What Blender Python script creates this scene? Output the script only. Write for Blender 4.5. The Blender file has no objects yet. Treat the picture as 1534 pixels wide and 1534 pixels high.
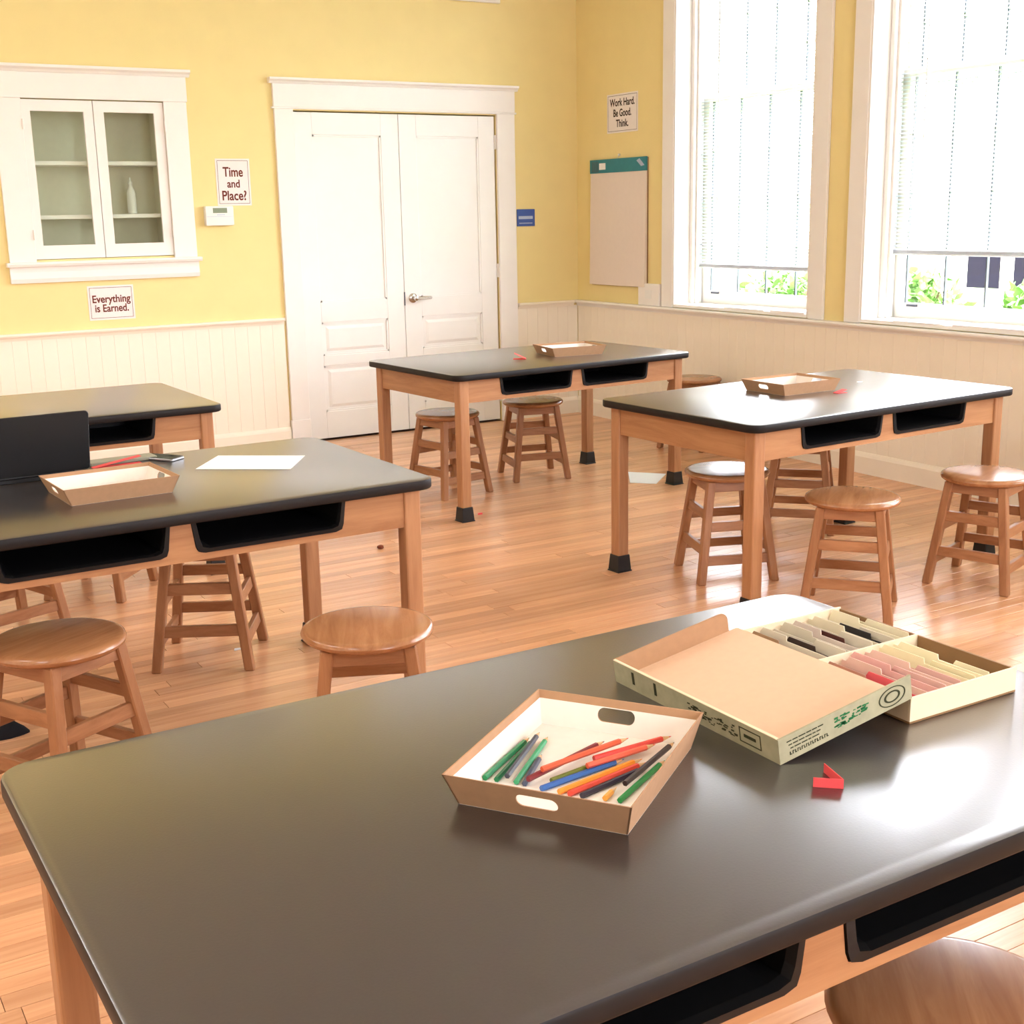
import bpy, bmesh, math, random
from mathutils import Vector, Matrix

random.seed(7)
SC = bpy.context.scene
COL = SC.collection
PI = math.pi

# ------------------------------------------------------------------ camera
FW = Vector((0.498611, 0.836022, -0.229029))
RT = Vector((0.856342, -0.516044, -0.0193976))
UP = Vector((0.134406, 0.186455, 0.973226))
CAM = Vector((-0.2207203, -0.1243128, 1.5441470))
FPX = 1902.56
cd = bpy.data.cameras.new('camera')
cam = bpy.data.objects.new('camera', cd)
COL.objects.link(cam)
m3 = Matrix((RT, UP, -FW)).transposed()
cam.matrix_world = Matrix.Translation(CAM) @ m3.to_4x4()
cd.sensor_width = 36.0
cd.sensor_fit = 'HORIZONTAL'
cd.lens = FPX / 1534.0 * 36.0
cd.clip_start = 0.02
cd.clip_end = 300
SC.camera = cam

# room axes: back wall is the plane y = YB, window wall the plane x = XR
XR, YB = 5.3729, 8.1852
XL, YF, ZC = -2.9, -2.4, 3.75

# ------------------------------------------------------------------ world, sun, exposure
w = bpy.data.worlds.new('sky')
SC.world = w
w.use_nodes = True
bg = w.node_tree.nodes['Background']
bg.inputs[0].default_value = (0.90, 0.90, 1.0, 1)
bg.inputs[1].default_value = 12.0
sun = bpy.data.lights.new('sun', 'SUN')
sun.energy = 10.0
sun.angle = 0.01
sun.color = (1, 0.95, 0.86)
so = bpy.data.objects.new('sun', sun)
COL.objects.link(so)
so.rotation_euler = Vector((0.62, 0.25, -0.74)).to_track_quat('-Z', 'Y').to_euler()
vs = SC.view_settings
vs.view_transform = 'Standard'
vs.look = 'None'
vs.exposure = 0.84
vs.gamma = 1.0
vs.use_curve_mapping = False


# ------------------------------------------------------------------ helpers
def lin(c):
    return c / 12.92 if c <= 0.04045 else ((c + 0.055) / 1.055) ** 2.4


def rgb(r, g, b):
    return (lin(r / 255), lin(g / 255), lin(b / 255), 1)


def new_mat(name):
    m = bpy.data.materials.new(name)
    m.use_nodes = True
    nt = m.node_tree
    return m, nt, nt.nodes['Principled BSDF']


def plain(name, col, rough=0.6, spec=0.5, metal=0.0, var=0.05, scale=30.0, bump=0.0):
    m, nt, b = new_mat(name)
    n = nt.nodes.new('ShaderNodeTexNoise')
    n.inputs['Scale'].default_value = scale
    n.inputs['Detail'].default_value = 3
    tc = nt.nodes.new('ShaderNodeTexCoord')
    nt.links.new(tc.outputs['Object'], n.inputs['Vector'])
    r = nt.nodes.new('ShaderNodeValToRGB')
    r.color_ramp.elements[0].position = 0.3
    r.color_ramp.elements[1].position = 0.7
    r.color_ramp.elements[0].color = tuple(c * (1 - var) for c in col[:3]) + (1,)
    r.color_ramp.elements[1].color = tuple(min(1, c * (1 + var)) for c in col[:3]) + (1,)
    nt.links.new(n.outputs['Fac'], r.inputs['Fac'])
    nt.links.new(r.outputs['Color'], b.inputs['Base Color'])
    b.inputs['Roughness'].default_value = rough
    b.inputs['Specular IOR Level'].default_value = spec
    b.inputs['Metallic'].default_value = metal
    if bump:
        bp = nt.nodes.new('ShaderNodeBump')
        bp.inputs['Strength'].default_value = bump
        bp.inputs['Distance'].default_value = 0.002
        nt.links.new(n.outputs['Fac'], bp.inputs['Height'])
        nt.links.new(bp.outputs['Normal'], b.inputs['Normal'])
    return m


def wood(name, c1, c2, stretch, rough=0.4, spec=0.5, hue=0.12, coat=0.0):
    """c1 light, c2 dark; stretch = scale per axis (small along the grain)"""
    m, nt, b = new_mat(name)
    N = nt.nodes.new
    L = nt.links.new
    tc = N('ShaderNodeTexCoord')
    oi = N('ShaderNodeObjectInfo')
    ge = N('ShaderNodeNewGeometry')
    add = N('ShaderNodeMath')
    add.operation = 'ADD'
    L(oi.outputs['Random'], add.inputs[0])
    L(ge.outputs['Random Per Island'], add.inputs[1])
    fr = N('ShaderNodeMath')
    fr.operation = 'FRACT'
    L(add.outputs[0], fr.inputs[0])
    sc = N('ShaderNodeVectorMath')
    sc.operation = 'MULTIPLY_ADD'
    sc.inputs[1].default_value = stretch
    off = N('ShaderNodeCombineXYZ')
    mul = N('ShaderNodeMath')
    mul.operation = 'MULTIPLY'
    mul.inputs[1].default_value = 37.0
    L(fr.outputs[0], mul.inputs[0])
    L(mul.outputs[0], off.inputs[0])
    L(mul.outputs[0], off.inputs[1])
    L(mul.outputs[0], off.inputs[2])
    L(tc.outputs['Object'], sc.inputs[0])
    L(off.outputs[0], sc.inputs[2])
    n = N('ShaderNodeTexNoise')
    n.inputs['Scale'].default_value = 1.0
    n.inputs['Detail'].default_value = 5
    n.inputs['Roughness'].default_value = 0.65
    n.inputs['Distortion'].default_value = 0.6
    L(sc.outputs[0], n.inputs['Vector'])
    r = N('ShaderNodeValToRGB')
    r.color_ramp.elements[0].position = 0.28
    r.color_ramp.elements[1].position = 0.72
    r.color_ramp.elements[0].color = c2
    r.color_ramp.elements[1].color = c1
    L(n.outputs['Fac'], r.inputs['Fac'])
    hs = N('ShaderNodeHueSaturation')
    mr = N('ShaderNodeMapRange')
    mr.inputs['To Min'].default_value = 1 - hue
    mr.inputs['To Max'].default_value = 1 + hue
    L(fr.outputs[0], mr.inputs['Value'])
    L(mr.outputs[0], hs.inputs['Value'])
    L(r.outputs['Color'], hs.inputs['Color'])
    L(hs.outputs[0], b.inputs['Base Color'])
    b.inputs['Roughness'].default_value = rough
    b.inputs['Specular IOR Level'].default_value = spec
    b.inputs['Coat Weight'].default_value = coat
    b.inputs['Coat Roughness'].default_value = 0.15
    return m


def tag(o, label, cat, group=None):
    o['label'] = label
    o['category'] = cat
    if group:
        o['group'] = group
    return o


def struct(o):
    o['kind'] = 'structure'
    return o


def empty(name, loc=(0, 0, 0), rz=0.0):
    o = bpy.data.objects.new(name, None)
    COL.objects.link(o)
    o.location = loc
    o.rotation_euler = (0, 0, rz)
    o.empty_display_size = 0.1
    return o


class MB:
    def __init__(s):
        s.v, s.f = [], []

    def add(s, vs, fs):
        k = len(s.v)
        s.v += [tuple(v) for v in vs]
        s.f += [tuple(i + k for i in f) for f in fs]
        return s

    def box(s, x0, y0, z0, x1, y1, z1):
        if x0 > x1: x0, x1 = x1, x0
        if y0 > y1: y0, y1 = y1, y0
        if z0 > z1: z0, z1 = z1, z0
        return s.add([(x0, y0, z0), (x1, y0, z0), (x1, y1, z0), (x0, y1, z0), (x0, y0, z1), (x1, y0, z1), (x1, y1, z1), (x0, y1, z1)],
                     [(0, 3, 2, 1), (4, 5, 6, 7), (0, 1, 5, 4), (1, 2, 6, 5), (2, 3, 7, 6), (3, 0, 4, 7)])

    def hexa(s, b, t):
        return s.add(list(b) + list(t), [(0, 3, 2, 1), (4, 5, 6, 7), (0, 1, 5, 4), (1, 2, 6, 5), (2, 3, 7, 6), (3, 0, 4, 7)])

    def prism(s, poly, fn, a, b):
        """poly: list of 2D points (ccw); fn(p, q, t) -> 3D; extruded from t=a to t=b"""
        n = len(poly)
        vs = [fn(p, q, a) for p, q in poly] + [fn(p, q, b) for p, q in poly]
        fs = [tuple(range(n - 1, -1, -1)), tuple(range(n, 2 * n))]
        fs += [(i, (i + 1) % n, n + (i + 1) % n, n + i) for i in range(n)]
        return s.add(vs, fs)

    def lathe(s, prof, seg=32, c=(0, 0, 0), axis='z'):
        """prof: list of (r, h)"""
        vs, fs = [], []
        for r, h in prof:
            for k in range(seg):
                a = 2 * PI * k / seg
                p = (r * math.cos(a), r * math.sin(a), h)
                if axis == 'y':
                    p = (p[0], p[2], p[1])
                if axis == 'x':
                    p = (p[2], p[0], p[1])
                vs.append((p[0] + c[0], p[1] + c[1], p[2] + c[2]))
        for i in range(len(prof) - 1):
            for k in range(seg):
                k2 = (k + 1) % seg
                fs.append((i * seg + k, i * seg + k2, (i + 1) * seg + k2, (i + 1) * seg + k))
        fs.append(tuple(range(seg - 1, -1, -1)))
        fs.append(tuple((len(prof) - 1) * seg + k for k in range(seg)))
        return s.add(vs, fs)

    def tube(s, pts, r, seg=8):
        pts = [Vector(p) for p in pts]
        vs, fs = [], []
        for i, p in enumerate(pts):
            d = (pts[min(i + 1, len(pts) - 1)] - pts[max(i - 1, 0)]).normalized()
            u = d.cross(Vector((0, 0, 1)))
            if u.length < 1e-3:
                u = d.cross(Vector((1, 0, 0)))
            u.normalize()
            q = d.cross(u)
            for k in range(seg):
                a = 2 * PI * k / seg
                vs.append(p + u * (r * math.cos(a)) + q * (r * math.sin(a)))
        for i in range(len(pts) - 1):
            for k in range(seg):
                k2 = (k + 1) % seg
                fs.append((i * seg + k, i * seg + k2, (i + 1) * seg + k2, (i + 1) * seg + k))
        fs.append(tuple(range(seg)))
        fs.append(tuple((len(pts) - 1) * seg + k for k in range(seg)))
        return s.add(vs, fs)

    def mesh(s, name, bevel=0.0, seg=2, smooth=False):
        bm = bmesh.new()
        vs = [bm.verts.new(v) for v in s.v]
        for f in s.f:
            try:
                bm.faces.new([vs[i] for i in f])
            except ValueError:
                pass
        bmesh.ops.recalc_face_normals(bm, faces=bm.faces)
        if bevel:
            ed = [e for e in bm.edges if len(e.link_faces) == 2 and e.calc_face_angle(0) > 0.6]
            bmesh.ops.bevel(bm, geom=ed, offset=bevel, segments=seg, affect='EDGES', profile=0.5, clamp_overlap=True)
        me = bpy.data.meshes.new(name)
        bm.to_mesh(me)
        bm.free()
        if smooth:
            for p in me.polygons:
                p.use_smooth = True
            try:
                me.set_sharp_from_angle(angle=0.7)
            except Exception:
                pass
        return me

    def build(s, name, mat, parent=None, loc=(0, 0, 0), rot=(0, 0, 0), bevel=0.0, seg=2, smooth=False):
        return link(name, s.mesh(name, bevel, seg, smooth), mat, parent, loc, rot)


def link(name, me, mat, parent=None, loc=(0, 0, 0), rot=(0, 0, 0)):
    if mat is not None and not me.materials:
        me.materials.append(mat)
    o = bpy.data.objects.new(name, me)
    COL.objects.link(o)
    o.parent = parent
    o.location = loc
    o.rotation_euler = rot
    return o


def copy_tree(o, parent=None):
    c = o.copy()
    COL.objects.link(c)
    c.parent = parent
    for ch in list(o.children):
        copy_tree(ch, c)
    return c


def rrect(x0, y0, x1, y1, r, n=6):
    pts = []
    for cx, cy, a0 in ((x1 - r, y0 + r, -PI / 2), (x1 - r, y1 - r, 0), (x0 + r, y1 - r, PI / 2), (x0 + r, y0 + r, PI)):
        for k in range(n + 1):
            a = a0 + PI / 2 * k / n
            pts.append((cx + r * math.cos(a), cy + r * math.sin(a)))
    return pts


def holed_plate(outer, inner, fn, a, b):
    """plate with a hole; outer and inner are 2D loops; fn(p,q,t) -> 3D"""
    bm = bmesh.new()
    es = []
    for lp in (outer, inner):
        vs = [bm.verts.new((p, q, 0)) for p, q in lp]
        es += [bm.edges.new((vs[i], vs[(i + 1) % len(vs)])) for i in range(len(vs))]
    bmesh.ops.triangle_fill(bm, use_beauty=True, use_dissolve=False, edges=es)
    bm.verts.index_update()
    base = [(v.co.x, v.co.y) for v in bm.verts]
    tris = [[v.index for v in f.verts] for f in bm.faces]
    bm.free()
    n = len(base)
    mb = MB()
    vs = [fn(p, q, a) for p, q in base] + [fn(p, q, b) for p, q in base]
    fs = [tuple(t) for t in tris] + [tuple(i + n for i in t[::-1]) for t in tris]
    k = 0
    for lp in (outer, inner):
        m = len(lp)
        for i in range(m):
            j = (i + 1) % m
            fs.append((k + i, k + j, n + k + j, n + k + i))
        k += m
    mb.add(vs, fs)
    return mb


def text_mesh(s, size, bold=0.0, align='CENTER'):
    cu = bpy.data.curves.new('lettering', 'FONT')
    cu.body = s
    cu.size = size
    cu.align_x = align
    cu.align_y = 'CENTER'
    cu.offset = bold
    cu.extrude = 0.0004
    o = bpy.data.objects.new('lettering_tmp', cu)
    COL.objects.link(o)
    bpy.context.view_layer.update()
    me = bpy.data.meshes.new_from_object(o.evaluated_get(bpy.context.evaluated_depsgraph_get()))
    bpy.data.objects.remove(o)
    bpy.data.curves.remove(cu)
    return me


# ------------------------------------------------------------------ materials
M = {}
M['yellow'] = plain('yellow wall paint', rgb(241, 221, 156), 0.75, 0.25, var=0.015, scale=6)
M['cream'] = plain('cream wainscot paint', rgb(246, 236, 216), 0.55, 0.35, var=0.012, scale=8)
M['trim'] = plain('white trim paint', rgb(243, 239, 232), 0.45, 0.4, var=0.01, scale=8)
M['door'] = plain('white door paint', rgb(243, 241, 235), 0.4, 0.45, var=0.01, scale=8)
M['ceil'] = plain('white ceiling paint', rgb(240, 238, 230), 0.8, 0.2, var=0.01)
M['cupin'] = plain('cupboard inside paint', rgb(226, 222, 200), 0.6, 0.3, var=0.02)
M['plank'] = wood('honey oak plank', rgb(232, 178, 134), rgb(206, 146, 104), (1.6, 38, 38), 0.24, 0.6, 0.16)
M['gap'] = plain('dark gap between boards', rgb(110, 68, 38), 0.8)
M['oakL'] = wood('oak long grain', rgb(188, 138, 95), rgb(158, 107, 69), (2.5, 26, 26), 0.45, 0.4, 0.05)
M['oakS'] = wood('oak cross grain', rgb(188, 138, 95), rgb(158, 107, 69), (26, 2.5, 26), 0.45, 0.4, 0.05)
M['oakV'] = wood('oak upright grain', rgb(188, 138, 97), rgb(158, 107, 71), (26, 26, 2.5), 0.45, 0.4, 0.05)
M['stoolX'] = wood('stool seat oak', rgb(184, 130, 88), rgb(150, 98, 60), (2.5, 24, 24), 0.24, 0.6, 0.06)
M['stoolV'] = wood('stool leg oak', rgb(178, 126, 86), rgb(146, 95, 60), (26, 26, 3), 0.42, 0.4, 0.06)
M['stoolR'] = wood('stool rung oak', rgb(176, 124, 85), rgb(144, 93, 58), (6, 6, 40), 0.42, 0.4, 0.06)
M['top'] = plain('black laminate', rgb(42, 38, 38), 0.30, 0.5, var=0.06, scale=260, bump=0.06)
_b = M['top'].node_tree.nodes['Principled BSDF']
_b.inputs['Coat Weight'].default_value = 1.0
_b.inputs['Coat IOR'].default_value = 1.65
_b.inputs['Coat Roughness'].default_value = 0.26
M['edge'] = plain('black bullnose edge', rgb(26, 22, 21), 0.5, 0.25, var=0.05, scale=80)
M['tub'] = plain('black plastic tub', rgb(18, 17, 18), 0.45, 0.3, var=0.05)
M['boot'] = plain('black rubber boot', rgb(30, 28, 28), 0.55, 0.4)
M['kraft'] = plain('kraft card', rgb(178, 138, 104), 0.8, 0.2, var=0.04, scale=60)
M['liner'] = plain('white lined card', rgb(242, 232, 220), 0.7, 0.3, var=0.02, scale=50)
M['tan'] = plain('pale kraft inside', rgb(226, 190, 158), 0.8, 0.2, var=0.02, scale=60)
M['print'] = plain('printed pale box card', rgb(172, 166, 136), 0.7, 0.25, var=0.10, scale=45)
M['ink'] = plain('dark olive ink', rgb(60, 62, 40), 0.7, 0.2)
M['green_ink'] = plain('green ink', rgb(45, 120, 70), 0.7, 0.2)
M['birch'] = plain('pale box board', rgb(240, 220, 186), 0.65, 0.3, var=0.02, scale=40)
M['boxin'] = plain('brown box inside', rgb(150, 116, 80), 0.75, 0.2, var=0.04)
M['paper'] = plain('white paper', rgb(246, 243, 240), 0.8, 0.2, var=0.01)
M['sign'] = plain('sign paper', rgb(240, 232, 226), 0.6, 0.3, var=0.01)
M['signink'] = plain('dark red brown ink', rgb(112, 52, 40), 0.7, 0.2)
M['blackink'] = plain('dark brown ink', rgb(58, 44, 30), 0.7, 0.2)
M['red'] = plain('red card', rgb(236, 84, 86), 0.6, 0.3, var=0.03)
M['teal'] = plain('teal header card', rgb(38, 128, 140), 0.45, 0.4, var=0.06, scale=25)
M['pad'] = plain('easel paper', rgb(233, 219, 205), 0.8, 0.2, var=0.01)
M['whiteplastic'] = plain('white plastic', rgb(238, 238, 232), 0.4, 0.45, var=0.01)
M['lcd'] = plain('grey green display', rgb(132, 146, 122), 0.2, 0.5, var=0.03)
M['blue'] = plain('blue plate', rgb(52, 84, 160), 0.35, 0.45, var=0.05)
M['palegrey'] = plain('pale grey print', rgb(180, 192, 215), 0.5, 0.3)
M['chrome'] = plain('satin chrome', rgb(205, 203, 200), 0.18, 0.5, 1.0, var=0.02)
M['laptop'] = plain('black laptop shell', rgb(24, 24, 26), 0.5, 0.4, var=0.04)
M['phone'] = plain('phone glass', rgb(18, 20, 22), 0.08, 0.6)
M['silver'] = plain('silver phone rim', rgb(170, 172, 175), 0.3, 0.5, 0.9)
M['blind'] = plain('white blind slat', rgb(226, 232, 240), 0.5, 0.4, var=0.01)
mb_, nt_, b_ = new_mat('white translucent blind slat')
b_.inputs['Base Color'].default_value = rgb(232, 236, 242)
b_.inputs['Roughness'].default_value = 0.5
tl_ = nt_.nodes.new('ShaderNodeBsdfTranslucent')
tl_.inputs[0].default_value = rgb(228, 234, 244)
mx_ = nt_.nodes.new('ShaderNodeMixShader')
mx_.inputs[0].default_value = 0.3
nt_.links.new(b_.outputs[0], mx_.inputs[1])
nt_.links.new(tl_.outputs[0], mx_.inputs[2])
nt_.links.new(mx_.outputs[0], nt_.nodes['Material Output'].inputs[0])
M['slat'] = mb_
M['lead'] = plain('dark glazing bar', rgb(84, 88, 98), 0.5, 0.4)
M['blackcloth'] = plain('black cloth', rgb(26, 24, 27), 0.85, 0.2, var=0.2)
M['brown'] = plain('brown scrap', rgb(120, 62, 40), 0.8, 0.2)
M['greyfolder'] = plain('grey green folder', rgb(150, 148, 128), 0.6, 0.3)
M['leaf'] = plain('green leaf', rgb(96, 136, 66), 0.5, 0.4, var=0.35, scale=6)
M['bark'] = plain('bark', rgb(96, 78, 60), 0.9, 0.2, var=0.2)
M['grass'] = plain('lawn', rgb(130, 160, 80), 0.9, 0.2, var=0.2, scale=3)
M['siding'] = plain('pale house siding', rgb(222, 220, 214), 0.7, 0.3)
M['roof'] = plain('grey shingle', rgb(110, 106, 104), 0.9, 0.2, var=0.15)
M['darkglass'] = plain('dark house glass', rgb(20, 18, 32), 0.5, 0.05)


def glass_mat(name, tint, alpha_mix):
    m, nt, b = new_mat(name)
    nt.nodes.remove(b)
    out = nt.nodes['Material Output']
    tr = nt.nodes.new('ShaderNodeBsdfTransparent')
    tr.inputs[0].default_value = tint
    gl = nt.nodes.new('ShaderNodeBsdfGlossy')
    gl.inputs['Roughness'].default_value = 0.03
    lw = nt.nodes.new('ShaderNodeLayerWeight')
    lw.inputs['Blend'].default_value = 0.5
    pw_ = nt.nodes.new('ShaderNodeMath')
    pw_.operation = 'POWER'
    pw_.inputs[1].default_value = 4.0
    nt.links.new(lw.outputs['Facing'], pw_.inputs[0])
    fr = nt.nodes.new('ShaderNodeMath')
    fr.operation = 'MULTIPLY_ADD'
    fr.inputs[1].default_value = 0.6
    fr.inputs[2].default_value = alpha_mix
    nt.links.new(pw_.outputs[0], fr.inputs[0])
    mx = nt.nodes.new('ShaderNodeMixShader')
    nt.links.new(fr.outputs[0], mx.inputs[0])
    nt.links.new(tr.outputs[0], mx.inputs[1])
    nt.links.new(gl.outputs[0], mx.inputs[2])
    nt.links.new(mx.outputs[0], out.inputs[0])
    return m


M['glass'] = glass_mat('clear pane', (0.98, 0.99, 0.985, 1), 0.02)
M['cupglass'] = glass_mat('old cupboard pane', (0.95, 0.98, 0.95, 1), 0.05)


# ------------------------------------------------------------------ setting: floor of single planks
floor = struct(MB().box(XL - .3, YF - .3, -0.10, XR + .3, YB + .3, -0.006).build('floor', M['gap']))
PWID = 0.0625


def project(p):
    v = Vector(p) - CAM
    z = v.dot(FW)
    if z < 0.1:
        return None
    return 767 + FPX * v.dot(RT) / z, 767 - FPX * v.dot(UP) / z, z


planks = []
y = YF
rr = random.Random(3)
while y < YB - 0.001:
    wdt = min(PWID, YB - y)
    x = XL - rr.random() * 1.2
    while x < XR:
        ln = rr.choice((0.6, 0.75, 0.9, 1.05, 1.2, 1.35, 1.5))
        x0, x1 = max(x, XL), min(x + ln, XR)
        if x1 - x0 > 0.02:
            planks.append((x0, x1, y, wdt))
        x += ln
    y += PWID


def plank_size(p):
    x0, x1, y, wd = p
    best = 0
    for k in range(7):
        xx = x0 + (x1 - x0) * (k + .5) / 7
        q = project((xx, y + wd / 2, 0))
        if q and -10 < q[0] < 1544 and 300 < q[1] < 1560:
            best += (x1 - x0) / 7 / q[2] ** 3
    return best


planks.sort(key=plank_size, reverse=True)
plank_meshes = {}
for x0, x1, y, wd in planks[:300]:
    key = (round(x1 - x0, 3), round(wd, 4))
    if key not in plank_meshes:
        g = 0.0008
        plank_meshes[key] = MB().box(g, g, -0.006, key[0] - g, key[1] - g, 0).mesh('plank', 0.0007, 1)
    link('plank', plank_meshes[key], M['plank'], floor, (x0, y, 0))
rest = MB()
for x0, x1, y, wd in planks[300:]:
    g = 0.0008
    rest.box(x0 + g, y + g, -0.006, x1 - g, y + wd - g, 0)
o = rest.build('planks', M['plank'], floor)
o['kind'] = 'stuff'

struct(MB().box(XL - .3, YF - .3, ZC, XR + .3, YB + .3, ZC + .2).build('ceiling', M['ceil']))

# ------------------------------------------------------------------ back wall with cupboard recess and door opening
CX0, CX1, CZ0, CZ1 = XR - 4.005, XR - 3.14, 1.32, 2.27     # cupboard opening
DX0, DX1, DZ1 = XR - 2.28, XR - 0.711, 2.238                # door opening
WT = 0.40
mb = MB()
mb.box(XL - .3, YB, 0, CX0, YB + WT, ZC)
mb.box(CX0, YB, 0, CX1, YB + WT, CZ0)
mb.box(CX0, YB, CZ1, CX1, YB + WT, ZC)
mb.box(CX0, YB + .32, CZ0, CX1, YB + WT, CZ1)
mb.box(CX1, YB, 0, DX0, YB + WT, ZC)
mb.box(DX0, YB, DZ1, DX1, YB + WT, ZC)
mb.box(DX0, YB + .12, 0, DX1, YB + WT, DZ1)
mb.box(DX1, YB, 0, XR + .3, YB + WT, ZC)
wall_back = struct(mb.build('wall_back', M['yellow']))
M['pale'] = plain('pale cream wall paint', rgb(240, 236, 226), 0.75, 0.25, var=0.012, scale=6)
struct(MB().box(XL - .3, YF, 0, XL, YB, ZC).build('wall_left', M['pale']))
# wall behind the photographer, with one unseen window added as neutral fill
FILL_WIN = [(1.3, 2.8)]
mb = MB()
fx = [XL - .3] + [v for wv in FILL_WIN for v in wv] + [XR + .34]
for k in range(0, len(fx), 2):
    mb.box(fx[k], YF - .3, 0, fx[k + 1], YF, ZC)
for a, b in FILL_WIN:
    mb.box(a, YF - .3, 0, b, YF, .885)
    mb.box(a, YF - .3, 3.35, b, YF, ZC)
struct(mb.build('wall_front', M['pale']))
for k, (a, b) in enumerate(FILL_WIN):
    wf = MB()
    for p in ((a, .885, a + .07, 3.35), (b - .07, .885, b, 3.35), (a + .07, .885, b - .07, .97), (a + .07, 3.27, b - .07, 3.35), (a + .07, 2.24, b - .07, 2.31)):
        wf.box(p[0], YF - .20, p[1], p[2], YF - .16, p[3])
    wn = struct(wf.build('window_%d' % (5 + k), M['trim']))  # added fill window, out of view
    MB().box(a + .07, YF - .182, .97, b - .07, YF - .178, 3.27).build('pane', M['glass'], wn)
    pl = bpy.data.lights.new('window_portal', 'AREA')
    pl.shape = 'RECTANGLE'
    pl.size = b - a - .02
    pl.size_y = 2.44
    pl.cycles.is_portal = True
    po = bpy.data.objects.new('window_portal', pl)
    COL.objects.link(po)
    po.location = ((a + b) / 2, YF - .29, 2.117)
    po.rotation_euler = (PI / 2, 0, 0)

RAILZ = 0.87
BOARD = 0.089
bm_b = MB().box(0.0003, 0, 0, BOARD - 0.0003, 0.010, RAILZ - 0.03).mesh('board', 0.0010, 1)


def boards_back(x0, x1):
    n = round((x1 - x0) / BOARD)
    s = (x1 - x0) / n / BOARD
    for k in range(n):
        o = link('board', bm_b, M['cream'], wall_back, (x0 + k * BOARD * s, YB - 0.010, 0))
        o.scale = (s, 1, 1)


boards_back(XL + .002, XR - 2.425)
boards_back(XR - 0.565, XR - 0.012)


def rail_prof(depth):
    return [(0, -0.035), (-0.012, -0.035), (-0.018, -0.012), (-depth, -0.010), (-depth - .004, 0.0), (-depth, 0.010), (0, 0.010)]


def trim_run_back(name, x0, x1, z, prof, mat):
    return struct(MB().prism(prof, lambda p, q, t: (t, YB + p, z + q), x0, x1).build(name, mat))


trim_run_back('trim_1', XL, XR - 2.425, RAILZ, rail_prof(.035), M['cream'])
trim_run_back('trim_2', XR - 0.555, XR - 0.05, RAILZ, rail_prof(.035), M['cream'])
BASE = [(0, 0), (-0.026, 0), (-0.026, 0.10), (-0.020, 0.115), (-0.014, 0.125), (0, 0.13)]
trim_run_back('baseboard_back', XL, XR - 2.425, 0, BASE, M['cream'])
trim_run_back('baseboard_corner', XR - 0.565, XR - 0.026, 0, BASE, M['cream'])

# door casing: two legs, head board, cap
mb = MB()
for a, b in ((XR - 2.412, DX0), (DX1, XR - 0.562)):
    mb.box(a, YB - .022, 0, b, YB, 2.245)
mb.box(XR - 2.427, YB - .026, 2.245, XR - .547, YB, 2.258)
mb.box(XR - 2.415, YB - .024, 2.258, XR - .559, YB, 2.405)
tr = struct(mb.build('trim_3', M['trim'], bevel=.002, seg=1))
MB().prism([(0, 0), (-.028, 0), (-.034, .012), (-.05, .022), (-.052, .036), (0, .036)], lambda p, q, t: (t, YB + p, 2.405 + q), XR - 2.44, XR - .535).build('cap', M['trim'], tr)
for a in (XR - 2.42, DX1 + .004):
    MB().box(a, YB - .03, 0, a + .142, YB, .17).build('plinth_block', M['trim'], tr, bevel=.003, seg=1)


def door_leaf(name, x0, x1, hand):
    yf = YB + .012          # front face of the stiles
    z0, z1 = 0.012, DZ1 - .008
    st = 0.135
    root = struct(MB().box(x0, yf + .012, z0, x1, yf + .036, z1).build(name, M['door']))
    mb = MB()
    mb.box(x0, yf, z0, x0 + st, yf + .012, z1)
    mb.box(x1 - st, yf, z0, x1, yf + .012, z1)
    for a, b in ((z0, .30), (.565, .595), (.83, .965), (2.085, z1)):
        pass
    mb.box(x0 + st, yf, 2.085, x1 - st, yf + .012, z1)
    mb.box(x0 + st, yf, .828, x1 - st, yf + .012, .966)
    mb.box(x0 + st, yf, .525, x1 - st, yf + .012, .595)
    mb.box(x0 + st, yf, z0, x1 - st, yf + .012, .20)
    mb.build('stile_and_rail', M['door'], root, bevel=.0015, seg=1)

    def moulding(a, b, c, d, raised):
        m = MB()
        t = .012
        for (p, q, r_, s_) in ((a, c, b, c + t), (a, d - t, b, d), (a, c, a + t, d), (b - t, c, b, d)):
            m.box(p, yf + .004, q, r_, yf + .012, s_)
        m.build('panel_moulding', M['door'], root)
        if raised:
            e = .03
            mm = MB()
            mm.hexa([(a + e, yf + .012, c + e), (b - e, yf + .012, c + e), (b - e, yf + .012, d - e), (a + e, yf + .012, d - e)],
                    [(a + e + .02, yf + .004, c + e + .02), (b - e - .02, yf + .004, c + e + .02), (b - e - .02, yf + .004, d - e - .02), (a + e + .02, yf + .004, d - e - .02)])
            mm.build('panel', M['door'], root)
    moulding(x0 + st, x1 - st, .966, 2.085, False)
    moulding(x0 + st, x1 - st, .595, .828, True)
    moulding(x0 + st, x1 - st, .20, .525, True)
    return root


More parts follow.
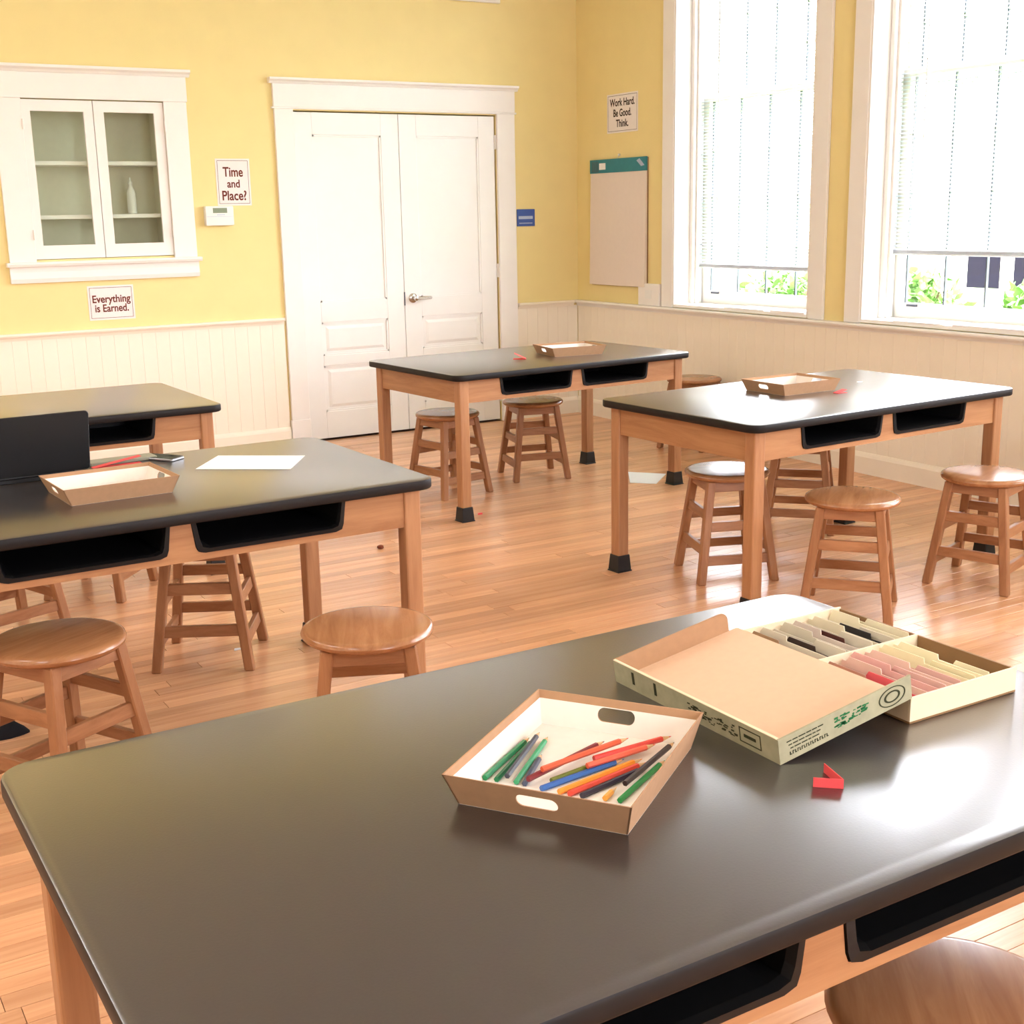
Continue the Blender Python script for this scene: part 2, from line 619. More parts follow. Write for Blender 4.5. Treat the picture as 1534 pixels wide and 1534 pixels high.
DM = XR - 1.494
door_1 = door_leaf('door_1', DX0 + .004, DM - .002, 0)
door_2 = door_leaf('door_2', DM + .002, DX1 - .008, 1)
hx, hz = XR - 1.428, .962
yk = YB + .012
h = MB().lathe([(.034, 0), (.034, -.006), (.026, -.012), (.014, -.014), (.012, -.05), (.016, -.052), (.016, -.066), (.004, -.07)], 24, (hx, yk, hz), 'y').build('door_handle', M['chrome'], door_2, smooth=True)
MB().prism(rrect(hx - .012, hz - .011, hx + .125, hz + .011, .010, 4), lambda p, q, t: (p, t, q), yk - .066, yk - .052).build('lever', M['chrome'], h, bevel=.003, seg=1, smooth=True)
MB().box(DM - .004, YB + .008, hz - .05, DM + .004, YB + .0125, hz + .045).build('latch_plate', M['lead'], door_2)
for zz in (2.05, 1.13, .2):
    MB().lathe([(.008, -.05), (.008, .05)], 10, (DX1 - .004, YB + .006, zz)).build('hinge', M['trim'], door_2)
    MB().lathe([(.008, -.05), (.008, .05)], 10, (DX0 + .002, YB + .006, zz)).build('hinge', M['trim'], door_1)

# ------------------------------------------------------------------ built-in glazed cupboard
cup = empty('wall_cupboard', ((CX0 + CX1) / 2, YB, CZ0))
tag(cup, 'white built-in wall cupboard with two glazed doors and shelves', 'cupboard')
cl = Vector(cup.location)


def cpart(mb, name, mat, parent=None, **k):
    mb.v = [(v[0] - cl.x, v[1] - cl.y, v[2] - cl.z) for v in mb.v]
    return mb.build(name, mat, parent or cup, **k)


lx0, lx1 = XR - 4.158, XR - 2.997
cpart(MB().box(lx0, YB - .022, CZ0 - .012, CX0 + .004, YB - .0005, CZ1), 'casing', M['trim'], bevel=.002, seg=1)
cpart(MB().box(CX1 - .004, YB - .022, CZ0 - .012, lx1, YB - .0005, CZ1), 'casing', M['trim'], bevel=.002, seg=1)
cpart(MB().box(lx0 - .006, YB - .025, CZ1, lx1 + .006, YB - .0005, CZ1 + .15), 'head_board', M['trim'], bevel=.002, seg=1)
cpart(MB().prism([(0, 0), (-.028, 0), (-.036, .014), (-.055, .026), (-.057, .042), (0, .042)], lambda p, q, t: (t, YB - .0005 + p, CZ1 + .15 + q), lx0 - .03, lx1 + .03), 'cap', M['trim'])
cpart(MB().prism([(0, 0), (-.05, 0), (-.056, -.012), (-.05, -.026), (0, -.026)], lambda p, q, t: (t, YB - .0005 + p, CZ0 - .012 + q), lx0 - .022, lx1 + .022), 'sill', M['trim'])
cpart(MB().prism([(0, -.026), (-.03, -.026), (-.026, -.06), (-.03, -.10), (-.022, -.125), (0, -.125)], lambda p, q, t: (t, YB - .0005 + p, CZ0 - .012 + q), lx0 - .005, lx1 + .005), 'apron', M['trim'])
# inside lining
mb = MB()
IX0, IX1, IZ0, IZ1, IY = CX0 + .001, CX1 - .001, CZ0 + .001, CZ1 - .001, YB + .318
mb.box(IX0, YB + .04, IZ0, IX0 + .008, IY, IZ1)
mb.box(IX1 - .008, YB + .04, IZ0, IX1, IY, IZ1)
mb.box(IX0, IY - .008, IZ0, IX1, IY, IZ1)
mb.box(IX0, YB + .04, IZ0, IX1, IY, IZ0 + .008)
mb.box(IX0, YB + .04, IZ1 - .008, IX1, IY, IZ1)
cpart(mb, 'lining', M['cupin'])
for zz in (1.562, 1.885):
    cpart(MB().box(IX0 + .009, YB + .045, zz, IX1 - .009, IY - .009, zz + .024), 'shelf', M['trim'])
cm = XR - 3.579
for a, b, g0, g1 in ((CX0 + .006, cm - .002, XR - 3.95, XR - 3.637), (cm + .002, CX1 - .006, XR - 3.515, XR - 3.205)):
    mb = holed_plate([(a, CZ0 + .004), (b, CZ0 + .004), (b, CZ1 - .006), (a, CZ1 - .006)],
                     [(g0, 1.405), (g1, 1.405), (g1, 2.198), (g0, 2.198)], lambda p, q, t: (p, t, q), YB - .006, YB + .018)
    dr = cpart(mb, 'door', M['trim'])
    mm = MB().box(g0 - .004, YB + .006, 1.401, g1 + .004, YB + .009, 2.202)
    mm.v = [(v[0] - cl.x, v[1] - cl.y, v[2] - cl.z) for v in mm.v]
    mm.build('pane', M['cupglass'], dr)
for zz in (2.12, 1.47):
    for xx in (CX0 + .004, CX1 - .004):
        cpart(MB().lathe([(.006, -.03), (.006, .03)], 8, (xx, YB - .026, zz)), 'hinge', M['trim'])

bt = MB().lathe([(.022, 0), (.028, .004), (.028, .10), (.026, .11), (.028, .125), (.022, .15), (.012, .165), (.011, .18), (.013, .181), (.013, .20), (.006, .207), (.005, .225), (.003, .228)], 20).build('bottle', M['whiteplastic'], None, (2.02, YB + .13, 1.5862), smooth=True)
tag(bt, 'small white plastic squeeze bottle on the lower cupboard shelf', 'bottle')


# ------------------------------------------------------------------ window wall
WINS = [(-1.20, -2.535), (-2.955, -4.29), (-4.72, -6.05), (-6.48, -7.81)]  # last two are unseen windows, added to let in more daylight
WZ0, WZ1 = 0.885, 3.35
mb = MB()
edges = [YB + .0] + [YB + v for wv in WINS for v in wv] + [YF]
for k in range(0, len(edges), 2):
    mb.box(XR, edges[k], 0, XR + .34, edges[k + 1], ZC)
for a, b in WINS:
    mb.box(XR, YB + a, 0, XR + .34, YB + b, WZ0)
    mb.box(XR, YB + a, WZ1, XR + .34, YB + b, ZC)
wall_right = struct(mb.build('wall_right', M['yellow']))
bm_r = MB().box(0, 0.0003, 0, 0.010, BOARD - 0.0003, RAILZ - 0.03).mesh('board', 0.0010, 1)
yy = YB - 0.012 - BOARD
while yy > YF + .02:
    link('board', bm_r, M['cream'], wall_right, (XR - .010, yy, 0))
    yy -= BOARD
struct(MB().prism(BASE, lambda p, q, t: (XR + p, t, q), YF, YB).build('baseboard_right', M['cream']))
struct(MB().prism(rail_prof(.05), lambda p, q, t: (XR + p, t, RAILZ + q), YF, YB).build('trim_4', M['trim']))


def make_window(idx, a, b, blind_z, detail=True):
    y0, y1 = YB + b, YB + a          # y0 < y1
    win = empty('window_%d' % idx, (XR, (y0 + y1) / 2, WZ0))
    struct(win)
    off = Vector(win.location)

    def part(mb, name, mat, parent=None, **k):
        mb.v = [tuple(Vector(v) - off) for v in mb.v]
        return mb.build(name, mat, parent or win, **k)
    # casing on the room face
    mb = MB()
    for p, q in ((y1 - .001, y1 + .122), (y0 - .122, y0 + .001)):
        mb.box(XR - .022, p, RAILZ + .011, XR - .0005, q, WZ1 + .01)
    mb.box(XR - .024, y0 - .135, WZ1 + .01, XR - .0005, y1 + .135, WZ1 + .16)
    part(mb, 'casing', M['trim'], bevel=.003, seg=1)
    # jamb lining of the deep recess
    mb = MB()
    mb.box(XR - .018, y1 - .016, WZ0 + .001, XR + .335, y1 - .0005, WZ1 - .001)
    mb.box(XR - .018, y0 + .0005, WZ0 + .001, XR + .335, y0 + .016, WZ1 - .001)
    mb.box(XR - .018, y0 + .016, WZ1 - .017, XR + .335, y1 - .016, WZ1 - .001)
    part(mb, 'jamb', M['trim'])
    # stop mouldings, two steps
    mb = MB()
    for d0, d1, t in ((.115, .14, .034), (.14, .165, .05), (.165, .21, .026)):
        mb.box(XR + d0, y1 - .016 - t, WZ0 + .021, XR + d1, y1 - .0165, WZ1 - .018)
        mb.box(XR + d0, y0 + .0165, WZ0 + .021, XR + d1, y0 + .016 + t, WZ1 - .018)
    part(mb, 'stop_moulding', M['trim'], bevel=.003, seg=1)
    part(MB().box(XR - .02, y0 + .0165, WZ0 + .0005, XR + .335, y1 - .0165, WZ0 + .02), 'sill_board', M['trim'])
    MEET = 2.275
    ya, yb = y0 + .018, y1 - .018

    def sash(name, xs, z0, z1, rb, rt):
        st = .062
        s = part(MB().box(xs, ya, z0, xs + .036, ya + st, z1), name, M['trim'])
        mb = MB()
        mb.box(xs, yb - st, z0, xs + .036, yb, z1)
        mb.box(xs, ya + st, z0, xs + .036, yb - st, z0 + rb)
        mb.box(xs, ya + st, z1 - rt, xs + .036, yb - st, z1)
        mb.v = [tuple(Vector(v) - off) for v in mb.v]
        mb.build('rail', M['trim'], s)
        g = MB().box(xs + .015, ya + st, z0 + rb, xs + .019, yb - st, z1 - rt)
        g.v = [tuple(Vector(v) - off) for v in g.v]
        g.build('pane', M['glass'], s)
        if detail:
            inner0, inner1 = ya + st, yb - st
            n = 4
            for k in range(0, n + 1):
                yy_ = inner1 - .03 - (inner1 - inner0 - .06) * k / n
                m_ = MB().box(xs + .008, yy_ - .0045, z0 + rb, xs + .026, yy_ + .0045, z1 - rt)
                m_.v = [tuple(Vector(v) - off) for v in m_.v]
                m_.build('glazing_bar', M['lead'], s)
            for k in range(1, 4):
                zz = z0 + rb + (z1 - rt - z0 - rb) * k / 4
                m_ = MB().box(xs + .0085, inner0, zz - .009, xs + .0255, inner1, zz + .009)
                m_.v = [tuple(Vector(v) - off) for v in m_.v]
                m_.build('glazing_bar', M['trim'], s)
        return s
    lo = sash('lower_sash', XR + .225, WZ0 + .021, MEET + .02, .085, .045)
    sash('upper_sash', XR + .265, MEET - .025, WZ1 - .018, .045, .06)
    for yy_ in (yb - .16, ya + .16):
        m_ = MB().box(XR + .208, yy_ - .035, WZ0 + .088, XR + .224, yy_ + .035, WZ0 + .10)
        m_.v = [tuple(Vector(v) - off) for v in m_.v]
        m_.build('sash_lift', M['lead'], lo)
    return win


def make_blind(a, b, zb, label):
    y0, y1 = YB + b + .045, YB + a - .045
    xb = XR + .188
    r = empty('window_blind', (xb, (y0 + y1) / 2, zb))
    tag(r, label, 'blind', 'white mini blinds in the tall windows')
    ym = (y0 + y1) / 2
    hw = (y1 - y0) / 2
    top = WZ1 - .03 - zb
    MB().box(-.016, -hw, top - .028, .016, hw, top).build('headrail', M['blind'], r)
    mb = MB()
    z = .03
    while z < top - .04:
        # slightly tilted crowned slat
        for (p0, q0, p1, q1) in ((-.0112, -.0046, 0, .0010), (0, .0010, .0112, .0048)):
            mb.add([(p0, -hw, z + q0), (p1, -hw, z + q1), (p1, hw, z + q1), (p0, hw, z + q0),
                    (p0, -hw, z + q0 - .0006), (p1, -hw, z + q1 - .0006), (p1, hw, z + q1 - .0006), (p0, hw, z + q0 - .0006)],
                   [(0, 1, 2, 3), (7, 6, 5, 4), (0, 4, 5, 1), (3, 2, 6, 7), (0, 3, 7, 4), (1, 5, 6, 2)])
        z += .0215
    s = mb.build('slats', M['slat'], r)
    s['kind'] = 'stuff'
    for k in range(7):      # slats gathered above the bottom rail
        MB().box(-.0125, -hw, .013 + k * .0022, .0125, hw, .0142 + k * .0022).build('slat', M['blind'], r)
    MB().box(-.013, -hw, 0, .013, hw, .012).build('bottom_rail', M['blind'], r, bevel=.003, seg=1)
    for yy_ in (-hw + .12, 0, hw - .12):
        MB().box(-.0142, yy_ - .001, .012, -.0132, yy_ + .001, top - .028).build('ladder_cord', M['blind'], r)
    MB().tube([(-.022, hw - .20, top - .03), (-.022, hw - .20, .25)], .004, 6).build('tilt_wand', M['whiteplastic'], r)
    return r


BL = ['white mini blind in the window beside the easel pad, hanging lowest', 'white mini blind in the window past the narrow yellow pier, higher hem',
      'added white mini blind in the unseen third window from the corner', 'added white mini blind in the unseen fourth window from the corner']  # last two blinds are added to cut glare from the unseen windows
for i, (a, b) in enumerate(WINS):
    make_window(i + 1, a, b, 0, detail=i < 2)
    make_blind(a, b, (1.148, 1.266, 1.20, 1.25)[i], BL[i])
    pl = bpy.data.lights.new('window_portal', 'AREA')
    pl.shape = 'RECTANGLE'
    pl.size = abs(b - a) - .04
    pl.size_y = WZ1 - WZ0 - .06
    pl.cycles.is_portal = True
    po = bpy.data.objects.new('window_portal', pl)
    COL.objects.link(po)
    po.location = (XR + .335, YB + (a + b) / 2, (WZ0 + WZ1) / 2)
    po.rotation_euler = (PI / 2, 0, PI / 2)

# ------------------------------------------------------------------ unseen ceiling lamps, added as fill from the inner side of the room
dm, dnt, db = new_mat('lit diffuser')
db.inputs['Emission Color'].default_value = (1, 0.98, 0.96, 1)
db.inputs['Emission Strength'].default_value = 2.0
for lx, ly, wh in ((-1.7, 6.4, 'by the cupboard wall'), (-1.7, 3.6, 'behind the laptop table'), (-1.7, 0.8, 'behind the pencil table')):
    r = empty('fill_ceiling_light', (lx, ly, ZC))
    tag(r, 'long white ceiling light fitting added as fill ' + wh, 'ceiling light', 'added fill light fittings')
    MB().box(-.15, -.62, -.05, .15, .62, -.0005).build('housing', M['whiteplastic'], r, bevel=.006, seg=1)
    MB().box(-.13, -.60, -.075, .13, .60, -.0505).build('diffuser', dm, r, bevel=.01, seg=1)
    al = bpy.data.lights.new('fill_lamp', 'AREA')
    al.shape = 'RECTANGLE'
    al.size = .26
    al.size_y = 1.2
    al.energy = 20
    al.color = (1.0, 0.98, 0.98)
    ao = bpy.data.objects.new('fill_lamp', al)
    COL.objects.link(ao)
    ao.location = (lx, ly, ZC - .08)

# ------------------------------------------------------------------ work tables
TL, TW, TH = 1.5748, 0.9514, 0.762


def make_table():
    t = empty('work_table')
    hx, hy = TL / 2, TW / 2
    # laminate top with rounded corners and a rolled edge
    b = .006
    prof = [(-b, TH), (-b * .3, TH - b * .3), (0, TH - b), (0, TH - .026), (-.002, TH - .030), (-.005, TH - .032)]
    vs, fs = [], []
    n = None
    for d, z in prof:
        lp = rrect(-hx - d * 0 + (-d), -hy - d, hx + d, hy + d, .055 + d, 8)
        n = len(lp)
        vs += [(x_, y_, z) for x_, y_ in lp]
    for i in range(len(prof) - 1):
        for k in range(n):
            k2 = (k + 1) % n
            fs.append((i * n + k, i * n + k2, (i + 1) * n + k2, (i + 1) * n + k))
    fs.append(tuple(range(n)))
    fs.append(tuple((len(prof) - 1) * n + k for k in range(n - 1, -1, -1)))
    me = MB().add(vs, fs).mesh('tabletop', smooth=True)
    me.materials.append(M['top'])
    me.materials.append(M['edge'])
    for p in me.polygons:
        p.material_index = 0 if abs(p.normal.z) > .5 and p.center.z > TH - .004 else 1
    link('tabletop', me, None, t)
    zt, zb = TH - .0325, .612
    leg = .056
    ox, oy = hx - .040, hy - .040
    for sx in (-1, 1):
        for sy in (-1, 1):
            x0, x1 = sorted((sx * ox, sx * (ox - leg)))
            y0, y1 = sorted((sy * oy, sy * (oy - leg)))
            lg = MB().box(x0, y0, .004, x1, y1, zt).build('leg', M['oakV'], t, bevel=.006, seg=2)
            cx, cy = (x0 + x1) / 2, (y0 + y1) / 2
            mb = MB()
            for (h0, r0, h1, r1) in ((0, .040, .006, .040), (.006, .037, .075, .0315)):
                mb.hexa([(cx - r0, cy - r0, h0), (cx + r0, cy - r0, h0), (cx + r0, cy + r0, h0), (cx - r0, cy + r0, h0)],
                        [(cx - r1, cy - r1, h1), (cx + r1, cy - r1, h1), (cx + r1, cy + r1, h1), (cx - r1, cy + r1, h1)])
            mb.build('boot', M['boot'], lg, bevel=.003, seg=1)
    # end aprons and back apron
    ix = ox - leg
    iy = oy - leg
    for sx in (-1, 1):
        MB().box(sx * (ox - .008), -iy, zb, sx * (ox - .030), iy, zt).build('end_apron', M['oakS'], t, bevel=.0015, seg=1)
    MB().box(-ix, oy - .008, zb, ix, oy - .030, zt).build('back_apron', M['oakL'], t, bevel=.0015, seg=1)
    # front apron with two notches for the book boxes
    out = [(-ix, zb), (ix, zb), (ix, zt)]
    notch = []
    for cxn in (.264, -.264):
        w1, w0 = .236, .222
        notch.append((cxn, w1, w0))
        zz = .631
        rr_ = .02
        out += [(cxn + w1, zt), (cxn + w0 + .004, zz + rr_), (cxn + w0 - .002, zz + .006), (cxn + w0 - rr_, zz),
                (cxn - w0 + rr_, zz), (cxn - w0 + .002, zz + .006), (cxn - w0 - .004, zz + rr_), (cxn - w1, zt)]
    out += [(-ix, zt)]
    MB().prism(out, lambda p, q, s: (p, s, q), -oy + .008, -oy + .030).build('front_apron', M['oakL'], t)
    # book boxes: tub with a flange round the mouth
    for cxn, w1, w0 in notch:
        def loop(g, zg):
            zz = .632 + zg
            r_ = .022
            a, b_ = w1 - g - .001, w0 - g - .001
            return [(cxn - a, zt - .0005), (cxn - b_ - .004, zz + r_), (cxn - b_ + .002, zz + .006), (cxn - b_ + r_, zz),
                    (cxn + b_ - r_, zz), (cxn + b_ - .002, zz + .006), (cxn + b_ + .004, zz + r_), (cxn + a, zt - .0005)]
        yf = -oy + .004
        rings = [(loop(0, 0), yf), (loop(.012, .012), yf - .002), (loop(.016, .015), yf + .012), (loop(.018, .017), yf + .38)]
        vs, fs = [], []
        for lp, yy_ in rings:
            vs += [(p, yy_, q) for p, q in lp]
        m = 8
        for i in range(len(rings) - 1):
            for k in range(m - 1):
                fs.append((i * m + k, i * m + k + 1, (i + 1) * m + k + 1, (i + 1) * m + k))
        fs.append(tuple(3 * m + k for k in range(m)))
        # outer skin
        o_ = len(vs)
        for lp, yy_ in ((loop(0.0005, 0.0005), yf), (loop(.006, .004), yf + .386)):
            vs += [(p, yy_, q) for p, q in lp]
        for k in range(m - 1):
            fs.append((o_ + k, o_ + m + k, o_ + m + k + 1, o_ + k + 1))
        fs.append(tuple(o_ + m + k for k in range(m - 1, -1, -1)))
        MB().add(vs, fs).build('book_box', M['tub'], t)
    return t


TABLES = [
    (0.79656, 1.29571, 0.00157, 'wooden work table with black top carrying the tray full of pencils'),
    (0.73572, 3.71387, 0.01550, 'wooden work table with black top carrying the black laptop'),
    (3.68710, 3.89880, 0.04920, 'wooden work table with glossy black top alongside the windows, tray on it'),
    (3.53375, 5.93705, 0.06269, 'wooden work table with black top in front of the white double doors'),
    (0.72948, 5.68321, 0.00618, 'wooden work table with bare black top below the glazed cupboard'),
]
tab0 = make_table()
for i, (x, y, th, lab) in enumerate(TABLES):
    t = tab0 if i == 0 else copy_tree(tab0)
    t.location = (x, y, 0)
    t.rotation_euler = (0, 0, th)
    tag(t, lab, 'table', 'black-topped work tables')


# ------------------------------------------------------------------ stools
def make_stool():
    s = empty('wooden_stool')
    R, H = .181, .463
    prof = [(R - .045, H - .030), (R - .012, H - .029), (R - .003, H - .022), (R, H - .014), (R - .003, H - .006), (R - .010, H - .0015), (R - .02, H)]
    MB().lathe(prof, 48).build('seat', M['stoolX'], s, smooth=True)
    at, ab = .108, .162        # half spread at the seat and at the floor
    zt = H - .0295
    k = .0175

    def cen(z):
        return ab + (at - ab) * z / zt
    for sx in (-1, 1):
        for sy in (-1, 1):
            b = [(sx * ab - k, sy * ab - k, 0), (sx * ab + k, sy * ab - k, 0), (sx * ab + k, sy * ab + k, 0), (sx * ab - k, sy * ab + k, 0)]
            t = [(sx * at - k, sy * at - k, zt), (sx * at + k, sy * at - k, zt), (sx * at + k, sy * at + k, zt), (sx * at - k, sy * at + k, zt)]
            MB().hexa(b, t).build('leg', M['stoolV'], s, bevel=.004, seg=1)

    def bar(name, z0, z1, axis, sgn, th):
        c0, c1 = cen(z0), cen(z1)
        l0, l1 = c0 - k + .003, c1 - k + .003
        if axis == 'x':
            b = [(-l0, sgn * c0 - th, z0), (l0, sgn * c0 - th, z0), (l0, sgn * c0 + th, z0), (-l0, sgn * c0 + th, z0)]
            t = [(-l1, sgn * c1 - th, z1), (l1, sgn * c1 - th, z1), (l1, sgn * c1 + th, z1), (-l1, sgn * c1 + th, z1)]
        else:
            b = [(sgn * c0 - th, -l0, z0), (sgn * c0 + th, -l0, z0), (sgn * c0 + th, l0, z0), (sgn * c0 - th, l0, z0)]
            t = [(sgn * c1 - th, -l1, z1), (sgn * c1 + th, -l1, z1), (sgn * c1 + th, l1, z1), (sgn * c1 - th, l1, z1)]
        MB().hexa(b, t).build(name, M['stoolR'], s, bevel=.002, seg=1)
    for sg in (-1, 1):
        for ax in ('x', 'y'):
            bar('apron', zt - .045, zt, ax, sg, .010)
        for z in (.242, .100):
            bar('rung', z - .02, z + .02, 'x', sg, .009)
        for z in (.290, .142):
            bar('rung', z - .02, z + .02, 'y', sg, .009)
    return s


STOOLS = [
    (1.124, 2.911, 66, 'round wooden stool pulled out beside the laptop table near its bare end'),
    (0.385, 3.287, 28, 'round wooden stool half under the front of the laptop table'),
    (1.079, 4.202, 61.5, 'round wooden stool pushed in at the back of the laptop table'),
    (0.500, 4.930, 20, 'round wooden stool between the laptop table and the table under the cupboard'),
    (0.953, 5.293, 50, 'round wooden stool pushed under the table below the cupboard'),
    (1.101, 0.906, 50, 'round wooden stool tucked under the pencil table'),
    (3.113, 6.155, 9.7, 'round wooden stool under the table before the double doors, nearer the cupboard'),
    (3.749, 6.265, 76, 'round wooden stool under the table before the double doors, nearer the corner'),
    (5.125, 6.449, 20, 'round wooden stool standing alone against the window wall below the easel pad'),
    (3.305, 3.982, -21.1, 'round wooden stool with shiny seat under the middle of the window-side table'),
    (4.146, 4.414, -47, 'round wooden stool at the back of the window-side table'),
    (3.353, 3.302, 39.8, 'round wooden stool standing at the front of the window-side table, plain matte seat'),
    (4.097, 3.281, 19, 'round wooden stool at the front of the window-side table, seat catching window glare'),
]
st0 = make_stool()
for i, (x, y, a, lab) in enumerate(STOOLS):
    s = st0 if i == 0 else copy_tree(st0)
    s.location = (x, y, 0)
    s.rotation_euler = (0, 0, math.radians(a))
    tag(s, lab, 'stool', 'round wooden stools')


# ------------------------------------------------------------------ card trays
def make_tray():
    t = empty('card_tray')
    bx, by, tx, ty, h = .1465, .1215, .1685, .134, .050
    th = .0022
    MB().box(-bx, -by, 0, bx, by, .003).build('bottom', M['liner'], t)

    def wall(name, half_b, half_t, d_b, d_t, rot, hole, mat, z0, z1, inset, thick):
        def fn(p, q, s):
            # p along the wall, q height 0..h, s depth inwards
            f = q / h
            d = d_b + (d_t - d_b) * f - inset - s
            c, si = math.cos(rot), math.sin(rot)
            x_, y_ = p, -d
            return (c * x_ - si * y_, si * x_ + c * y_, q + .0003)
        hb = half_b + (half_t - half_b) * z0 / h - inset
        ht = half_b + (half_t - half_b) * z1 / h - inset
        outer = [(-hb, z0), (hb, z0), (ht, z1), (-ht, z1)]
        if hole:
            mb = holed_plate(outer, rrect(-.030, .018, .030, .038, .0098, 5), fn, 0, thick)
        else:
            mb = MB().prism(outer, fn, 0, thick)
        return mb.build(name, mat, t)
    for rot, hole in ((0, False), (PI, False), (PI / 2, True), (-PI / 2, True)):
        if hole:
            args = (by, ty, bx, tx)
        else:
            args = (bx, tx, by, ty)
        wall('side_wall', *args, rot, hole, M['kraft'], 0, h, 0, th)
        wall('liner', *args, rot, hole, M['liner'], .003, h - .011, th + .0002, .0008)
    return t


TRAYS = [
    (0.716, 1.2715, 35.1, 'brown card tray with cut handles holding a spread of colored pencils', 1),
    (0.645, 3.650, 3.0, 'brown card tray with handle holes beside the black laptop', 1),
    (3.690, 4.020, 0.5, 'brown card tray with white handle hole on the window-side table', 1),
    (3.775, 5.905, -8, 'shallow brown card tray on the table before the double doors', 1),
]
tr0 = make_tray()
for i, (x, y, a, lab, sc_) in enumerate(TRAYS):
    t = tr0 if i == 0 else copy_tree(tr0)
    t.location = (x, y, TH + .0003)
    t.rotation_euler = (0, 0, math.radians(a))
    tag(t, lab, 'tray', 'brown card trays')
# a sheet lying in the tray on the table before the doors
o = tag(MB().box(-.135, -.105, 0, .135, .105, .004).build('paper_stack', M['paper'], None, (3.775, 5.905, TH + .0042), (0, 0, math.radians(-8))),
        'white paper stack lying in the tray before the double doors', 'paper')

# pencils in the near tray
PENCILS = [
    ((.589, 1.323), (.716, 1.408), (24, 130, 74), 'green'), ((.600, 1.309), (.720, 1.400), (20, 112, 66), 'deep green'),
    ((.610, 1.296), (.730, 1.401), (58, 62, 74), 'slate grey'), ((.619, 1.287), (.741, 1.395), (60, 160, 110), 'light green'), ((.626, 1.276), (.699, 1.346), (64, 74, 98), 'short slate blue'),
    ((.629, 1.271), (.792, 1.319), (126, 26, 40), 'dark red'),
    ((.653, 1.273), (.818, 1.294), (214, 88, 52), 'orange red'), ((.662, 1.263), (.825, 1.283), (110, 120, 40), 'olive'), ((.637, 1.250), (.790, 1.266), (44, 100, 176), 'blue'),
    ((.652, 1.228), (.812, 1.252), (246, 150, 40), 'orange'), ((.660, 1.215), (.810, 1.239), (222, 70, 50), 'scarlet'), ((.671, 1.201), (.800, 1.226), (40, 34, 52), 'black violet'),
    ((.733, 1.186), (.876, 1.259), (48, 30, 34), 'dark brown'), ((.706, 1.161), (.836, 1.230), (28, 140, 66), 'bright green'), ((.693, 1.177), (.727, 1.197), (248, 170, 70), 'short yellow orange'),
    ((.744, 1.277), (.886, 1.279), (222, 66, 52), 'red'), ((.722, 1.262), (.848, 1.268), (236, 100, 70), 'salmon'),
]


def seg_dist(a, b, c, d):
    best = 9
    for i in range(13):
        for j in range(13):
            p = (a[0] + (b[0] - a[0]) * i / 12, a[1] + (b[1] - a[1]) * i / 12)
            q = (c[0] + (d[0] - c[0]) * j / 12, c[1] + (d[1] - c[1]) * j / 12)
            best = min(best, math.hypot(p[0] - q[0], p[1] - q[1]))
    return best


placed = []
mw = plain('bare pencil wood', rgb(222, 180, 132), 0.7)
for a, b, c, nm in PENCILS:
    r = .0043
    z = TH + .0035 + r
    for pa, pb, pz in placed:
        if seg_dist(a, b, pa, pb) < 2 * r:
            z = max(z, pz + 2 * r * .92)
    placed.append((a, b, z))
    ln = math.hypot(b[0] - a[0], b[1] - a[1])
    pn = empty('colored_pencil', (a[0], a[1], z), math.atan2(b[1] - a[1], b[0] - a[0]))
    tag(pn, nm + ' colored pencil lying in the card tray', 'pencil', 'colored pencils in the tray')
    mt = plain('pencil ' + nm, rgb(*c), 0.35, 0.5, var=0.04)
    MB().lathe([(r, 0), (r, ln - .018)], 6, (0, 0, 0), 'x').build('barrel', mt, pn)
    MB().lathe([(r * .93, ln - .0179), (r * .32, ln - .005)], 8, (0, 0, 0), 'x').build('sharpened_wood', mw, pn)
    MB().lathe([(r * .31, ln - .0049), (r * .05, ln)], 8, (0, 0, 0), 'x').build('point', mt, pn)
# two red pencils in the laptop table's tray
for (ax, ay), (bx_, by_), nm in (((.60, 3.620), (.755, 3.662), 'long red'), ((.585, 3.60), (.70, 3.618), 'short red')):
    ln = math.hypot(bx_ - ax, by_ - ay)
    r = .0036
    pn = empty('colored_pencil', (ax, ay, TH + .0035 + r), math.atan2(by_ - ay, bx_ - ax))
    tag(pn, nm + ' pencil in the tray beside the laptop', 'pencil', 'red pencils beside the laptop')
    MB().lathe([(r, 0), (r, ln - .018)], 6, (0, 0, 0), 'x').build('barrel', M['red'], pn)
    MB().lathe([(r * .93, ln - .0179), (r * .1, ln)], 8, (0, 0, 0), 'x').build('sharpened_wood', mw, pn)

# ------------------------------------------------------------------ card file box and its lid
BX0, BX1, BY0, BY1, BH = 1.242, 1.490, 1.140, 1.537, .043
bxr = empty('file_box', ((BX0 + BX1) / 2, (BY0 + BY1) / 2, TH + .0003))
tag(bxr, 'pale low box of upright tabbed cards split by a divider', 'box')
hw, hl, wt = (BX1 - BX0) / 2, (BY1 - BY0) / 2, .004
MB().box(-hw, -hl, 0, hw, hl, .003).build('bottom', M['boxin'], bxr)
for nm, bxs in (('side_wall', (-hw, -hl, .003, hw, -hl + wt, BH)), ('side_wall', (-hw, hl - wt, .003, hw, hl, BH)),
                ('side_wall', (-hw, -hl + wt, .003, -hw + wt, hl - wt, BH))):
    MB().box(*bxs).build(nm, M['birch'], bxr, bevel=.0006, seg=1)
MB().box(hw - wt, -hl + wt, .003, hw, hl - wt, BH - .003).build('side_wall', M['boxin'], bxr)
DY = 1.346 - (BY0 + BY1) / 2
MB().box(-hw + wt + .0002, DY - .002, .003, hw - wt - .0002, DY + .002, BH - .001).build('divider', M['birch'], bxr)


